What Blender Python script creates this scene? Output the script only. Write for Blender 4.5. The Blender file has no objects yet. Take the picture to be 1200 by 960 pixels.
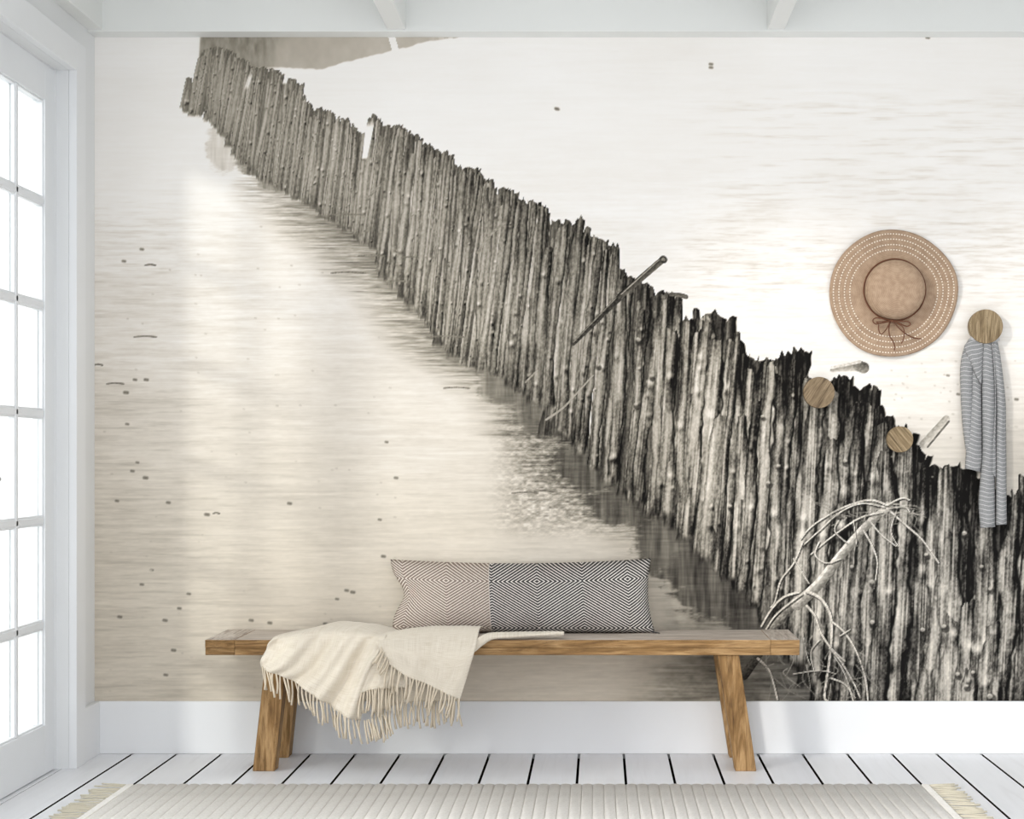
import bpy, bmesh, math, random
import numpy as np
from mathutils import Vector, Matrix, noise

# ------------------------------------------------------------------ camera, light, exposure
scene = bpy.context.scene
cam_d = bpy.data.cameras.new('camera'); cam = bpy.data.objects.new('camera', cam_d)
scene.collection.objects.link(cam); scene.camera = cam
cam.location = (0, -6.25, 1.09); cam.rotation_euler = (math.radians(90), 0, 0)
cam_d.sensor_width = 36; cam_d.sensor_fit = 'HORIZONTAL'; cam_d.lens = 60.0
cam_d.shift_x = -103/1200; cam_d.shift_y = 55/1200
cam_d.clip_start = .05; cam_d.clip_end = 200

world = bpy.data.worlds.new('overcast_sky'); scene.world = world; world.use_nodes = True
wn = world.node_tree.nodes; wl = world.node_tree.links
wn['Background'].inputs[0].default_value = (.985, .985, 1.0, 1); wn['Background'].inputs[1].default_value = 1.0
sun_d = bpy.data.lights.new('sun', 'SUN'); sun = bpy.data.objects.new('sun', sun_d); scene.collection.objects.link(sun)
sun_d.energy = .68; sun_d.angle = math.radians(6); sun_d.color = (1, .965, .91)
sdir = Vector((1.0, 1.10, -.42)).normalized()
sun.rotation_euler = sdir.to_track_quat('-Z', 'Y').to_euler(); sun.location = (-6, -7, 4)
vs = scene.view_settings
vs.view_transform = 'Standard'; vs.look = 'None'; vs.gamma = 1; vs.use_curve_mapping = False; vs.exposure = .83

# ------------------------------------------------------------------ helpers
C = scene.collection
F = 2000.0; HX, HY, CZ, CD = 703.0, 535.0, 1.09, 6.25
def at(x, y, Y):                      # measured point of the photo at wall distance Y -> room coordinates
    s = F/(CD+Y); return Vector(((x-HX)/s, Y, CZ-(y-HY)/s))
def lin(c):
    return tuple(((v/12.92) if v <= .04045 else ((v+.055)/1.055)**2.4) for v in [k/255 for k in c])+(1,)
def link(o, parent=None):
    C.objects.link(o)
    if parent is not None: o.parent = parent
    return o
def obj(name, bm, mat, parent=None, smooth=False, bevel=0, seg=2):
    me = bpy.data.meshes.new(name)
    bmesh.ops.recalc_face_normals(bm, faces=bm.faces[:]) if not getattr(bm, 'keepn', False) else None
    bm.to_mesh(me); bm.free()
    me.materials.append(mat)
    if smooth: me.polygons.foreach_set('use_smooth', [True]*len(me.polygons))
    o = link(bpy.data.objects.new(name, me), parent)
    if bevel:
        m = o.modifiers.new('bevel', 'BEVEL'); m.width = bevel; m.segments = seg; m.limit_method = 'ANGLE'; m.angle_limit = math.radians(40)
    return o
def empty(name, loc=(0,0,0)):
    o = bpy.data.objects.new(name, None); o.empty_display_size = .1; C.objects.link(o); o.location = loc; return o
def tag(o, label, cat, group=None):
    o['label'] = label; o['category'] = cat
    if group: o['group'] = group
    return o
def struct(o): o['kind'] = 'structure'; return o
def box(bm, x0, x1, y0, y1, z0, z1):
    v = [bm.verts.new(p) for p in ((x0,y0,z0),(x1,y0,z0),(x1,y1,z0),(x0,y1,z0),(x0,y0,z1),(x1,y0,z1),(x1,y1,z1),(x0,y1,z1))]
    for f in ((0,1,2,3),(4,7,6,5),(0,4,5,1),(1,5,6,2),(2,6,7,3),(3,7,4,0)): bm.faces.new([v[i] for i in f])
    return v
def bx(*a):
    bm = bmesh.new(); box(bm, *a); return bm
def hexa(bm, P):                       # 8 corners, bottom ring then top ring
    v = [bm.verts.new(p) for p in P]
    for f in ((0,1,2,3),(4,7,6,5),(0,4,5,1),(1,5,6,2),(2,6,7,3),(3,7,4,0)): bm.faces.new([v[i] for i in f])
def tube(bm, pts, r0, r1=None, n=6, cap=True):
    pts = [Vector(p) for p in pts]; r1 = r0 if r1 is None else r1
    prev = None; up = None; m = len(pts)
    for i, p in enumerate(pts):
        t = (pts[min(i+1,m-1)]-pts[max(i-1,0)]).normalized()
        if up is None: up = t.orthogonal().normalized()
        up = (up-t*up.dot(t)).normalized(); sd = t.cross(up)
        r = r0+(r1-r0)*i/max(m-1,1)
        ring = [bm.verts.new(p+(up*math.cos(a)+sd*math.sin(a))*r) for a in [2*math.pi*k/n for k in range(n)]]
        if prev:
            for k in range(n): bm.faces.new((prev[k], prev[(k+1)%n], ring[(k+1)%n], ring[k]))
        elif cap: bm.faces.new(ring[::-1])
        prev = ring
    if cap: bm.faces.new(prev)
def cr(P, s):                           # Catmull-Rom through a list of Vectors, s in 0..1
    n = len(P)-1; t = min(max(s*n, 0), n-1e-6); i = int(t); f = t-i
    p0 = P[i-1] if i > 0 else P[0]*2-P[1]; p1 = P[i]; p2 = P[i+1]; p3 = P[i+2] if i+2 <= n else P[n]*2-P[n-1]
    return .5*((2*p1)+(p2-p0)*f+(2*p0-5*p1+4*p2-p3)*f*f+(3*p1-p0-3*p2+p3)*f**3)

# ------------------------------------------------------------------ materials
def mat(name, col=(200,200,200), rough=.6, spec=.3):
    m = bpy.data.materials.new(name); m.use_nodes = True
    b = m.node_tree.nodes['Principled BSDF']
    b.inputs['Base Color'].default_value = lin(col) if max(col) > 1.01 else tuple(col)+(1,)
    b.inputs['Roughness'].default_value = rough
    b.inputs['Specular IOR Level'].default_value = spec
    return m, m.node_tree.nodes, m.node_tree.links, b
def N(nodes, t, **k):
    n = nodes.new(t)
    for a, v in k.items():
        if a.startswith('i_'): n.inputs[int(a[2:]) if a[2:].isdigit() else a[2:].replace('_',' ')].default_value = v
        else: setattr(n, a, v)
    return n
def coords(nodes, links, scale=(1,1,1), rot=(0,0,0), kind='Object', loc=(0,0,0)):
    tc = N(nodes, 'ShaderNodeTexCoord'); mp = N(nodes, 'ShaderNodeMapping')
    mp.inputs['Scale'].default_value = scale; mp.inputs['Rotation'].default_value = rot; mp.inputs['Location'].default_value = loc
    links.new(tc.outputs[kind], mp.inputs[0]); return mp.outputs[0]
def ramp(nodes, links, fac, stops):
    r = N(nodes, 'ShaderNodeValToRGB'); e = r.color_ramp.elements
    while len(e) > 1: e.remove(e[-1])
    e[0].position = stops[0][0]; e[0].color = lin(stops[0][1])
    for p, c in stops[1:]:
        q = e.new(p); q.color = lin(c)
    links.new(fac, r.inputs[0]); return r.outputs[0]
def bump(nodes, links, b, h, strength=.2, dist=.002):
    n = N(nodes, 'ShaderNodeBump'); n.inputs['Strength'].default_value = strength; n.inputs['Distance'].default_value = dist
    links.new(h, n.inputs['Height']); links.new(n.outputs[0], b.inputs['Normal'])
def mixc(nodes, links, fac, a, b, mode='MIX'):
    m = N(nodes, 'ShaderNodeMix', data_type='RGBA', blend_type=mode)
    for s, v in ((0, fac), (6, a), (7, b)):
        if hasattr(v, 'links') or hasattr(v, 'is_linked'): links.new(v, m.inputs[s])
        else: m.inputs[s].default_value = v
    return m.outputs[2]
def mth(nodes, links, op, a, b=None, c=None):
    m = N(nodes, 'ShaderNodeMath', operation=op)
    for i, v in enumerate((a, b, c)):
        if v is None: continue
        if hasattr(v, 'is_linked'): links.new(v, m.inputs[i])
        else: m.inputs[i].default_value = v
    return m.outputs[0]

def paint(name, col, rough=.5):
    m, n, l, b = mat(name, col, rough, .35)
    ns = N(n, 'ShaderNodeTexNoise', i_Scale=90.0, i_Detail=3.0); l.new(coords(n, l), ns.inputs['Vector'])
    bump(n, l, b, ns.outputs[0], .06, .001)
    n2 = N(n, 'ShaderNodeTexNoise', i_Scale=1.4, i_Detail=3.0); l.new(coords(n, l), n2.inputs['Vector'])
    l.new(ramp(n, l, n2.outputs[0], [(.3, tuple(int(k*.98) for k in col)), (.7, col)]), b.inputs['Base Color'])
    return m
M_wall = paint('white_wall_paint', (232,234,235)); M_trim = paint('white_trim_paint', (236,238,240), .4)
M_ceil = paint('white_ceiling_paint', (234,236,234)); M_door = paint('white_door_paint', (232,235,238), .35)

def floor_mat():
    m, n, l, b = mat('white_washed_floorboard', (232,235,240), .38, .4)
    oi = N(n, 'ShaderNodeObjectInfo')
    v = coords(n, l, (22, 1.2, 22)); va = N(n, 'ShaderNodeVectorMath', operation='ADD'); l.new(v, va.inputs[0])
    sc = N(n, 'ShaderNodeVectorMath', operation='SCALE'); sc.inputs[0].default_value = (13,7,3); l.new(oi.outputs['Random'], sc.inputs['Scale']); l.new(sc.outputs[0], va.inputs[1])
    ns = N(n, 'ShaderNodeTexNoise', i_Scale=1.6, i_Detail=6.0, i_Distortion=.8); l.new(va.outputs[0], ns.inputs['Vector'])
    g = ramp(n, l, ns.outputs[0], [(.25, (218,219,222)), (.45, (231,233,237)), (.75, (238,240,244))])
    oc = ramp(n, l, oi.outputs['Random'], [(0, (228,230,236)), (.5, (240,242,246)), (1, (234,234,235))])
    mx = mixc(n, l, .5, g, oc); l.new(mx, b.inputs['Base Color'])
    bump(n, l, b, ns.outputs[0], .15, .001); return m
M_floor = floor_mat()
M_gap = mat('dark_subfloor', (6,6,7), 1, 0)[0]

M_edge = mat('gap_shade_board_edge', (46,40,35), .95, 0)[0]  # shade of the floor gaps painted as dark colour on the board sides
def wood(name, cols, scale=(1,1,1), rot=(0,0,0), knots=True, rough=.62, freq=1.0, crack=.5):
    m, n, l, b = mat(name, cols[1], rough, .25)
    oi = N(n, 'ShaderNodeObjectInfo')
    v = coords(n, l, scale, rot)
    sc = N(n, 'ShaderNodeVectorMath', operation='SCALE'); sc.inputs[0].default_value = (5.3,3.1,7.7); l.new(oi.outputs['Random'], sc.inputs['Scale'])
    va = N(n, 'ShaderNodeVectorMath', operation='ADD'); l.new(v, va.inputs[0]); l.new(sc.outputs[0], va.inputs[1]); v = va.outputs[0]
    n1 = N(n, 'ShaderNodeTexNoise', i_Scale=1.0*freq, i_Detail=8.0, i_Roughness=.62, i_Distortion=1.2); l.new(v, n1.inputs['Vector'])
    n2 = N(n, 'ShaderNodeTexNoise', i_Scale=4.2*freq, i_Detail=4.0, i_Roughness=.6); l.new(v, n2.inputs['Vector'])
    c1 = ramp(n, l, n1.outputs[0], [(.28, cols[0]), (.46, cols[1]), (.62, cols[2]), (.8, cols[1])])
    c2 = ramp(n, l, n2.outputs[0], [(.3, (150,140,130)), (.55, (255,255,255))])
    col = mixc(n, l, .55, c1, c2, 'MULTIPLY')
    n3 = N(n, 'ShaderNodeTexNoise', i_Scale=.8*freq, i_Detail=7.0, i_Roughness=.7, i_Distortion=2.2); l.new(v, n3.inputs['Vector'])
    d = mth(n, l, 'ABSOLUTE', mth(n, l, 'SUBTRACT', n3.outputs[0], .5))
    ln = N(n, 'ShaderNodeMapRange'); l.new(d, ln.inputs[0]); ln.inputs[1].default_value = 0; ln.inputs[2].default_value = .008; ln.inputs[3].default_value = 1; ln.inputs[4].default_value = 0
    n4 = N(n, 'ShaderNodeTexNoise', i_Scale=1.3*freq, i_Detail=1.0); l.new(v, n4.inputs['Vector'])
    mk = N(n, 'ShaderNodeMapRange'); l.new(n4.outputs[0], mk.inputs[0]); mk.inputs[1].default_value = .52; mk.inputs[2].default_value = .60
    ck = mth(n, l, 'MULTIPLY', mth(n, l, 'MULTIPLY', ln.outputs[0], mk.outputs[0]), crack)
    col = mixc(n, l, ck, col, lin(tuple(int(k*.35) for k in cols[0])))
    l.new(col, b.inputs['Base Color'])
    h = mth(n, l, 'SUBTRACT', n2.outputs[0], ck); bump(n, l, b, h, .35, .002)
    return m
OAK = [(78,54,30), (142,109,68), (182,148,104)]
M_oakx = wood('weathered_oak_along', OAK, (3, 34, 34), crack=.9)
M_oaky = wood('weathered_oak_across', OAK, (34, 3, 34), crack=.6)
M_oakz = wood('weathered_oak_upright', OAK, (26, 26, 3), crack=.9)
TOPG = [(128,112,98), (165,150,136), (190,178,166)]
M_topx = wood('pale_grey_oak_top_along', [(158,144,132), (192,180,168), (212,203,193)], (3, 34, 34), crack=.4)
M_topy = wood('pale_grey_oak_top_across', [(158,144,132), (192,180,168), (212,203,193)], (34, 3, 34), crack=.4)
KN = [(84,68,48), (138,119,90), (172,153,122)]

def glass_mat():
    m = bpy.data.materials.new('window_glass'); m.use_nodes = True; n = m.node_tree.nodes; l = m.node_tree.links
    n.remove(n['Principled BSDF']); out = n['Material Output']
    t = N(n, 'ShaderNodeBsdfTransparent'); t.inputs[0].default_value = (.97,.985,.98,1)
    g = N(n, 'ShaderNodeBsdfGlossy'); g.inputs['Roughness'].default_value = .02
    lw = N(n, 'ShaderNodeLayerWeight'); lw.inputs[0].default_value = .5
    fr = mth(n, l, 'MULTIPLY_ADD', mth(n, l, 'POWER', lw.outputs['Facing'], 5.0), .6, .03)
    mx = N(n, 'ShaderNodeMixShader'); l.new(fr, mx.inputs[0]); l.new(t.outputs[0], mx.inputs[1]); l.new(g.outputs[0], mx.inputs[2]); l.new(mx.outputs[0], out.inputs[0])
    return m
M_glass = glass_mat()

# ---- flat print on the wall, computed as colours of a fine mesh ----
# print coordinates: 1 unit = 1/319.4 m; MX0..MX1 across, MY0..MY1 down
MX0, MX1, MY0, MY1, CELL = 110.0, 1330.0, 43.0, 823.0, 1.04
def paint_mural():
    rng = np.random.RandomState(7)
    nx = int(round((MX1-MX0)/CELL))+1; ny = int(round((MY1-MY0)/CELL))+1
    xs = np.linspace(MX0, MX1, nx).astype(np.float32); ys = np.linspace(MY0, MY1, ny).astype(np.float32)
    X, Y = np.meshgrid(xs, ys)
    def vnoise(x, y, seed):
        xi = np.floor(x).astype(np.int64); yi = np.floor(y).astype(np.int64)
        fx = x-xi; fy = y-yi; fx = fx*fx*(3-2*fx); fy = fy*fy*(3-2*fy)
        def h(a, b):
            n = (a*374761393 + b*668265263 + seed*1442695041) & 0xffffffff
            n = ((n ^ (n >> 13))*1274126177) & 0xffffffff
            return ((n ^ (n >> 16)) & 0xffff).astype(np.float32)/65535.0
        return ((h(xi,yi)*(1-fx)+h(xi+1,yi)*fx)*(1-fy)+(h(xi,yi+1)*(1-fx)+h(xi+1,yi+1)*fx)*fy).astype(np.float32)
    def fbm(x, y, seed, o=4):
        a = 0; w = .5; t = 0
        for i in range(o):
            a = a+w*vnoise(x*2**i+17*i, y*2**i+31*i, seed+i); t += w; w *= .55
        return a/t-.5
    def sm(a, b, v):
        t = np.clip((v-a)/(b-a), 0, 1); return t*t*(3-2*t)
    # one tone channel T (0..1), coloured at the end by a sepia ramp
    TOPC = np.array([(218,92),(222,86),(226,95),(232,92),(236,60),(250,52),(270,58),(283,66),(290,70),(297,76),(303,78),(322,79),(331,83),(334,96),(340,88),(344,90),(350,97),(356,96),(358,117),(363,119),(368,130),(373,124),(380,126),(388,128),(396,136),(408,138),(414,143),(420,152),(427,155),(428,187),(431,187),(433,136),(440,133),(446,138),(452,145),(460,145),(470,146),(478,153),(492,156),(498,166),(512,172),(518,178),(530,180),(534,193),(542,195),(552,195),(562,198),(567,207),(578,211),(584,224),(590,218),(606,224),(612,232),(622,234),(634,237),(643,244),(646,258),(651,256),(656,260),(665,253),(672,262),(678,254),(683,268),(690,263),(693,274),(705,278),(716,283),(722,288),(724,312),(730,317),(736,318),(742,330),(747,322),(753,330),(762,330),(767,338),(775,345),(785,338),(795,342),(801,350),(800,368),(808,372),(812,362),(818,354),(824,372),(832,368),(845,366),(857,368),(862,383),(867,392),(870,408),(878,416),(895,420),(903,418),(906,420),(912,412),(922,408),(935,407),(945,411),(947,440),(956,445),(968,445),(977,440),(984,435),(990,437),(998,452),(1005,444),(1010,446),(1014,455),(1022,448),(1029,456),(1030,478),(1036,482),(1044,485),(1050,500),(1056,498),(1062,505),(1072,512),(1078,524),(1086,538),(1094,544),(1100,546),(1108,552),(1114,543),(1124,543),(1134,548),(1144,556),(1150,570),(1178,572),(1182,568),(1190,575),(1194,555),(1202,552),(1216,570),(1240,590),(1262,586),(1290,610),(1340,640)], dtype=np.float32)
    BOTC = np.array([(218,128),(224,134),(250,136),(262,148),(275,160),(288,182),(312,205),(345,225),(375,243),(405,262),(432,284),(452,292),(462,322),(482,345),(508,368),(530,400),(560,424),(600,442),(622,460),(655,482),(662,510),(690,515),(705,545),(740,575),(770,600),(800,618),(825,640),(850,668),(880,692),(905,722),(930,765),(960,800),(990,840),(1340,900)], dtype=np.float32)
    top = lambda x: np.interp(x, TOPC[:,0], TOPC[:,1])
    bot = lambda x: np.interp(x, BOTC[:,0], BOTC[:,1])
    botX = bot(X)
    # --- water ---
    k = sm(60, 760, Y)
    T = .975 - .10*k - .035*sm(300, 820, Y)*sm(600, 200, X)
    T -= .035*sm(300, 110, X)*sm(300, 60, Y)*0 
    right = sm(0, 40, X-np.interp(Y, TOPC[::1,1].cumsum()*0+np.linspace(43,640,len(TOPC)), TOPC[:,0])*0)*(Y < botX-30)
    st = fbm(X/70, Y/3.2, 3, 4)
    st2 = fbm(X/24, Y/1.9, 11, 3)
    amp = .02+.055*sm(150, 300, Y)
    T += st*amp*1.1 + st2*amp*.7 + fbm(X/9, Y/3.0, 15, 3)*amp*.5
    T += fbm(X/160, Y/60, 21, 3)*.05
    # ripples right of the posts
    rr = sm(90, 130, Y)*sm(330, 240, Y)*sm(760, 900, X)
    T -= rr*np.clip(fbm(X/45, Y/3.4, 31, 4)+.02, 0, 1)*.26
    rr = sm(230, 300, Y)*sm(380, 330, Y)*sm(760, 830, X)
    T -= rr*np.clip(fbm(X/26, Y/2.2, 33, 4)+.02, 0, 1)*.3
    rr = sm(420, 560, Y)*sm(1010, 1090, X)
    T -= rr*(.10+.08*sm(1150,1200,X))
    # left shallow streaks
    rr = sm(225, 260, Y)*sm(430, 200, Y)*0+sm(215, 260, Y)*sm(480, 120, X)
    T -= rr*np.clip(fbm(X/38, Y/2.6, 41, 4), 0, 1)*.20
    # wet zone left of the posts: distance in x from the waterline
    xb = np.interp(ys, BOTC[:,1], BOTC[:,0]).astype(np.float32)[:,None]
    d = xb-X
    wide = np.interp(ys, [150,200,230,290,340,420,480,560,640,720,822], [10,30,100,125,90,100,110,130,130,150,170]).astype(np.float32)[:,None]
    g = np.clip(1-d/wide, 0, 1)*(d > -4)*sm(165, 215, Y)
    rip = fbm(X/42, Y/1.7, 51, 4)
    rip2 = fbm(X/13, Y/2.2, 53, 4)
    T -= .055*sm(190, 300, Y)*(d > 0)
    T -= g*(.20+.16*g)*sm(175,260,Y) + sm(0,.5,g)*np.clip(rip+.08, -.05, 1)*.55 + sm(.15,.7,g)*rip2*.30
    # froth and wrack patches
    m = sm(560,630,X)*sm(440,500,Y)*sm(900,780,X)*sm(640,600,Y)*(d > -10)
    T += m*(np.clip(fbm(X/5, Y/2.4, 61, 3), -.5, .5)*.55-.10)
    # murky shallows bottom right
    m = sm(740, 860, X+.35*(Y-700))*sm(610, 680, Y)*(X < 1100)
    T = T*(1-m)+m*(.50+fbm(X/60,Y/3,71,4)*.32+fbm(X/9,Y/5,73,3)*.2 - .12*sm(850,930,X)*sm(700,800,Y))
    # dark reflections of the posts
    def refl(cx, cy, rx, ry, s, tone):
        q = ((X-cx)/rx)**2+((Y-cy)/ry)**2
        q = q+fbm(X/9, Y/4, 83, 3)*.9
        mm = sm(1.1, .55, q)*s
        tt = tone+fbm(X/4.2, Y/40, 81, 3)*.38+fbm(X/30, Y/2.2, 85, 2)*.1
        return mm, tt
    for a in [(475,325,26,20,.75,.48),(500,352,30,20,.7,.47),(560,405,46,26,.75,.46),(600,450,44,28,.75,.44),(640,480,40,36,.8,.42),(690,545,42,34,.85,.36),(735,592,52,26,.85,.36),(790,640,50,46,.85,.33),(840,675,62,56,.85,.27),(885,712,44,46,.8,.25),(262,172,22,34,.45,.70),(300,190,26,18,.8,.55),(325,215,26,10,.6,.5)]:
        mm, tt = refl(*a); T = T*(1-mm)+tt*mm
    # --- far bank ---
    bank = np.interp(xs, [236,300,335,360,378,390,420,470,500,545,600], [90,80,80,82,82,78,70,58,50,44,40]).astype(np.float32)[None,:]
    mb = sm(0, 2.5, bank-Y+fbm(X/7, Y*0, 91, 2)*2)*sm(234, 238, X+(Y-43)*.08)
    tb = .70+fbm(X/14, Y/20, 93, 3)*.08+.04*sm(300,520,X)-.10*sm(320,240,X)
    gap = (np.abs(X-(459+(Y-43)*.28)) < 4.2+.0*X)
    mb = mb*(1-gap*1.0)
    fade = 1-.55*sm(490, 545, X)*(.5+.5*np.sign(np.sin(X*.55)))
    T = T*(1-mb*fade)+tb*mb*fade
    blk = sm(233, 236.5, X+(Y-43)*.05)*sm(330, 290, X+(Y-90)*.3)*sm(95, 80, Y)
    T = T*(1-blk)+blk*(.57+fbm(X/5,Y/14,95,3)*.22)
    # --- post rows ---
    W0 = T.copy(); M = np.zeros_like(T)
    def grain(U, V, seed):
        return vnoise(U, V, seed)
    def post(x0, yt, yb, w, lean, base, con, seed, knots, dk=0.0):
        x_lo = x0-w*2-abs(lean)*(yb-yt)-6; x_hi = x0+w*2+6+abs(lean)*(yb-yt)*.2
        i0 = max(0, int((x_lo-MX0)/CELL)); i1 = min(nx, int((x_hi-MX0)/CELL)+2)
        j0 = max(0, int((yt-8-MY0)/CELL)); j1 = min(ny, int((yb-MY0)/CELL)+2)
        if i1 <= i0+1 or j1 <= j0+1: return
        x = X[j0:j1, i0:i1]; y = Y[j0:j1, i0:i1]
        L = max(yb-yt, 1)
        wob = (vnoise(y/60+seed*3.1, y*0, seed)-.5)*w*.55 + (vnoise(y/11+seed, y*0, seed+5)-.5)*w*.16
        hw = w*.5*(.84+.42*vnoise(y/34, y*0+seed, seed+2)+.14*vnoise(y/6, y*0+seed, seed+3)) * (0.72+.28*sm(0, 26*w/8, y-yt))
        u = (x-(x0+lean*(y-yt)+wob))/hw
        # ragged top
        tt = yt+(vnoise(x/2.6*(8/w)**.3, x*0+seed, seed+9)-.35)*min(w,12)*.7 + (u*u)*w*.12 + np.clip(u, -1, 1)*w*.18*((seed % 3)-1)
        a = sm(1.12, .88, np.abs(u))*sm(-.8, .8, y-tt)*sm(1.5, -2.5-w*.5, y-yb)
        v = (y-yt)/L
        f1 = grain(x/1.55-lean*y/1.55, y/55, seed+20)-.5
        f2 = grain(x/3.6-lean*y/3.6, y/30, seed+40)-.5
        f3 = grain(x/2.0, y/3.0, seed+60)-.5
        f4 = grain(x/6.0, y/10.0, seed+80)-.5
        shade = base + con*( .34*np.exp(-((u+.28)/.42)**2) - .30*sm(.35, 1.0, u) - .42*dk*sm(.62, .92, u) - .22*sm(-.75,-1.05,u) ) \
              + con*(f1*(.46+.22*dk)+f2*(.42+.14*dk)+f3*.28+f4*.16)*.95+con*.22*(grain(x/1.1, y/1.7, seed+90)-.5)
        shade = shade - con*.13*sm(.22, 0, v)-con*.05*sm(.34, .02, v)*dk - con*.16*sm(.75, 1.0, v) + con*.17*np.exp(-((v-.52)/.22)**2)
        for _ in range(knots):
            kx = rng.uniform(-.8,.8)*hw.mean()+x0+lean*0; ky = yt+rng.uniform(.08,.95)*L; kx = kx+lean*(ky-yt)
            r = rng.uniform(.14,.30)*w
            e = np.exp(-(((x-kx)/r)**2+((y-ky)/(r*1.1))**2)); e2 = np.exp(-(((x-kx-r*.7)/(r*1.2))**2+((y-ky-r*1.5)/(r*1.4))**2))
            shade = shade+e*rng.uniform(.15,.5)*min(1,w/7)-e2*.30
        T[j0:j1, i0:i1] = T[j0:j1, i0:i1]*(1-a)+np.clip(np.where(shade > .62, .62+(shade-.62)*.55, shade), .03, .86)*a
        M[j0:j1, i0:i1] = np.maximum(M[j0:j1, i0:i1], a)
    px = 219.0; n = 0
    q_of = lambda x: np.interp(x, [220,330,430,560,700,850,1000,1130,1330],[.0,.14,.26,.42,.58,.74,.88,1.0,1.0])
    plan = []
    while px < 1345:
        q = float(q_of(px))
        w = 3.9+.6*q+17.0*q**2.3
        w *= rng.uniform(.55, 1.45)
        plan.append((px, q, w, n)); n += 1
        px += w*rng.uniform(.40, .60)
    toneb = lambda q: np.interp(q, [0,.15,.3,.5,.7,.85,1], [.56,.52,.47,.41,.33,.25,.205])
    tonec = lambda q: np.interp(q, [0,.15,.3,.5,.7,.85,1], [.25,.38,.50,.62,.72,.76,.80])
    leanf = lambda x: np.interp(x, [220,350,450,700,900,1330], [-.16,-.12,-.10,-.09,-.06,-.035])
    # back filling so that no water shows through
    for layer in (0, 1, 2):
        for (x0, q, w, n) in plan:
            if layer == 0 or (layer == 1 and n % 2 == 0) or (layer == 2 and n % 2 == 1 and rng.rand() < .72):
                lean = float(leanf(x0))*rng.uniform(.6,1.4)
                tc = float(top(x0))
                yt = tc+(rng.uniform(0, 4)+ (0 if layer == 0 else (rng.rand()**3)*w*(3.2 if layer==1 else 7)))
                yb = float(bot(x0+lean*120*q))+rng.uniform(-5, 5)*(.4+q)
                yb = min(yb, 850)
                if yb-yt < 12: yb = yt+12
                b = float(toneb(q)); c = float(tonec(q))
                if layer == 0: b -= .10+.05*q
                else: b += rng.uniform(-.12, .12)*(.4+q)+.03*q
                if 231 < x0 < 330: b += .05*(1-abs(x0-280)/50)*0
                post(x0, yt, yb, w*(1.15 if layer == 0 else 1.0), lean, b, c*(.6 if layer == 0 else 1), 100+n*7+layer, 0 if layer == 0 else rng.randint(1, 6), float(np.clip((q-.45)*4, 0, 1)))
                # a broken front stub now and then
                if layer == 2 and rng.rand() < .35 and q > .3:
                    yt2 = yt+(yb-yt)*rng.uniform(.3,.7)
                    post(x0+rng.uniform(-4,4), yt2, yb+3, w*.8, lean, b+.06, c, 900+n, 2)
    gq = sm(1.2, 0, np.abs(X-(427+(187-Y)*.16))-(2.2+(187-Y)*.05))*sm(188, 184, Y)*sm(140,150,Y)
    gq = np.maximum(gq, sm(1.2, 0, np.abs(X-(291+(96-Y)*.30))-1.6)*sm(108, 100, Y)*sm(84,92,Y)*.8)
    gq = np.maximum(gq, sm(1.2, 0, np.abs(X-(334+(96-Y)*.30))-1.8)*sm(100, 96, Y)*sm(78,84,Y))
    T[:] = T*(1-gq)+.97*gq
    def stroke(pts, w0, w1, tone, edge=.0, soft=.7, tex=.10, alpha=1.0):
        P = np.array(pts, dtype=np.float32)
        # smooth
        if len(P) > 2:
            t = np.arange(len(P)); tt = np.linspace(0, len(P)-1, (len(P)-1)*6+1)
            Pn = []
            for c in (0,1):
                vv = []
                for s_ in tt:
                    i = min(int(s_), len(P)-2); f = s_-i
                    p0 = P[max(i-1,0),c]; p1 = P[i,c]; p2 = P[i+1,c]; p3 = P[min(i+2,len(P)-1),c]
                    vv.append(.5*((2*p1)+(-p0+p2)*f+(2*p0-5*p1+4*p2-p3)*f*f+(-p0+3*p1-3*p2+p3)*f**3))
                Pn.append(vv)
            P = np.array(Pn).T
        n = len(P)-1
        for i in range(n):
            a, b = P[i], P[i+1]
            wa = w0+(w1-w0)*i/n; wb = w0+(w1-w0)*(i+1)/n; wm = max(wa, wb)
            i0 = max(0, int((min(a[0],b[0])-wm-2-MX0)/CELL)); i1 = min(nx, int((max(a[0],b[0])+wm+2-MX0)/CELL)+2)
            j0 = max(0, int((min(a[1],b[1])-wm-2-MY0)/CELL)); j1 = min(ny, int((max(a[1],b[1])+wm+2-MY0)/CELL)+2)
            if i1 <= i0 or j1 <= j0: continue
            x = X[j0:j1,i0:i1]; y = Y[j0:j1,i0:i1]
            dx, dy = b-a; l2 = dx*dx+dy*dy+1e-6
            t = np.clip(((x-a[0])*dx+(y-a[1])*dy)/l2, 0, 1)
            ex = x-a[0]-t*dx; ey = y-a[1]-t*dy
            dist = np.sqrt(ex*ex+ey*ey); side = (ex*dy-ey*dx)/np.sqrt(l2)   # + = upper left side
            hw = (wa+(wb-wa)*t)/2
            al = sm(hw+soft, hw-soft*.6, dist)*alpha
            tv = tone+edge*np.clip(side/(hw+.01), -1, 1)+(vnoise(x/2.1+y/3, y/2.1-x/5, 77)-.5)*tex*2
            T[j0:j1,i0:i1] = T[j0:j1,i0:i1]*(1-al)+np.clip(tv, .03, .98)*al
    # leaning pipe-like stake
    stroke([(672,403),(700,375),(727,348)], 4, 7, .20, -.05); stroke([(672,401),(698,374),(722,349)], .9, 1.0, .52)
    stroke([(727,347),(777,304)], 7.0, 7.5, .26, -.12); stroke([(728,345),(775,302)], 1.0, 1.2, .60)
    stroke([(777,304),(777.6,304.4)], 8.5, 8.5, .22); stroke([(777,304),(777.6,304)], 3.5, 3.5, .5)
    stroke([(786,345),(797,346),(804,348)], 4, 5, .35)
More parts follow.
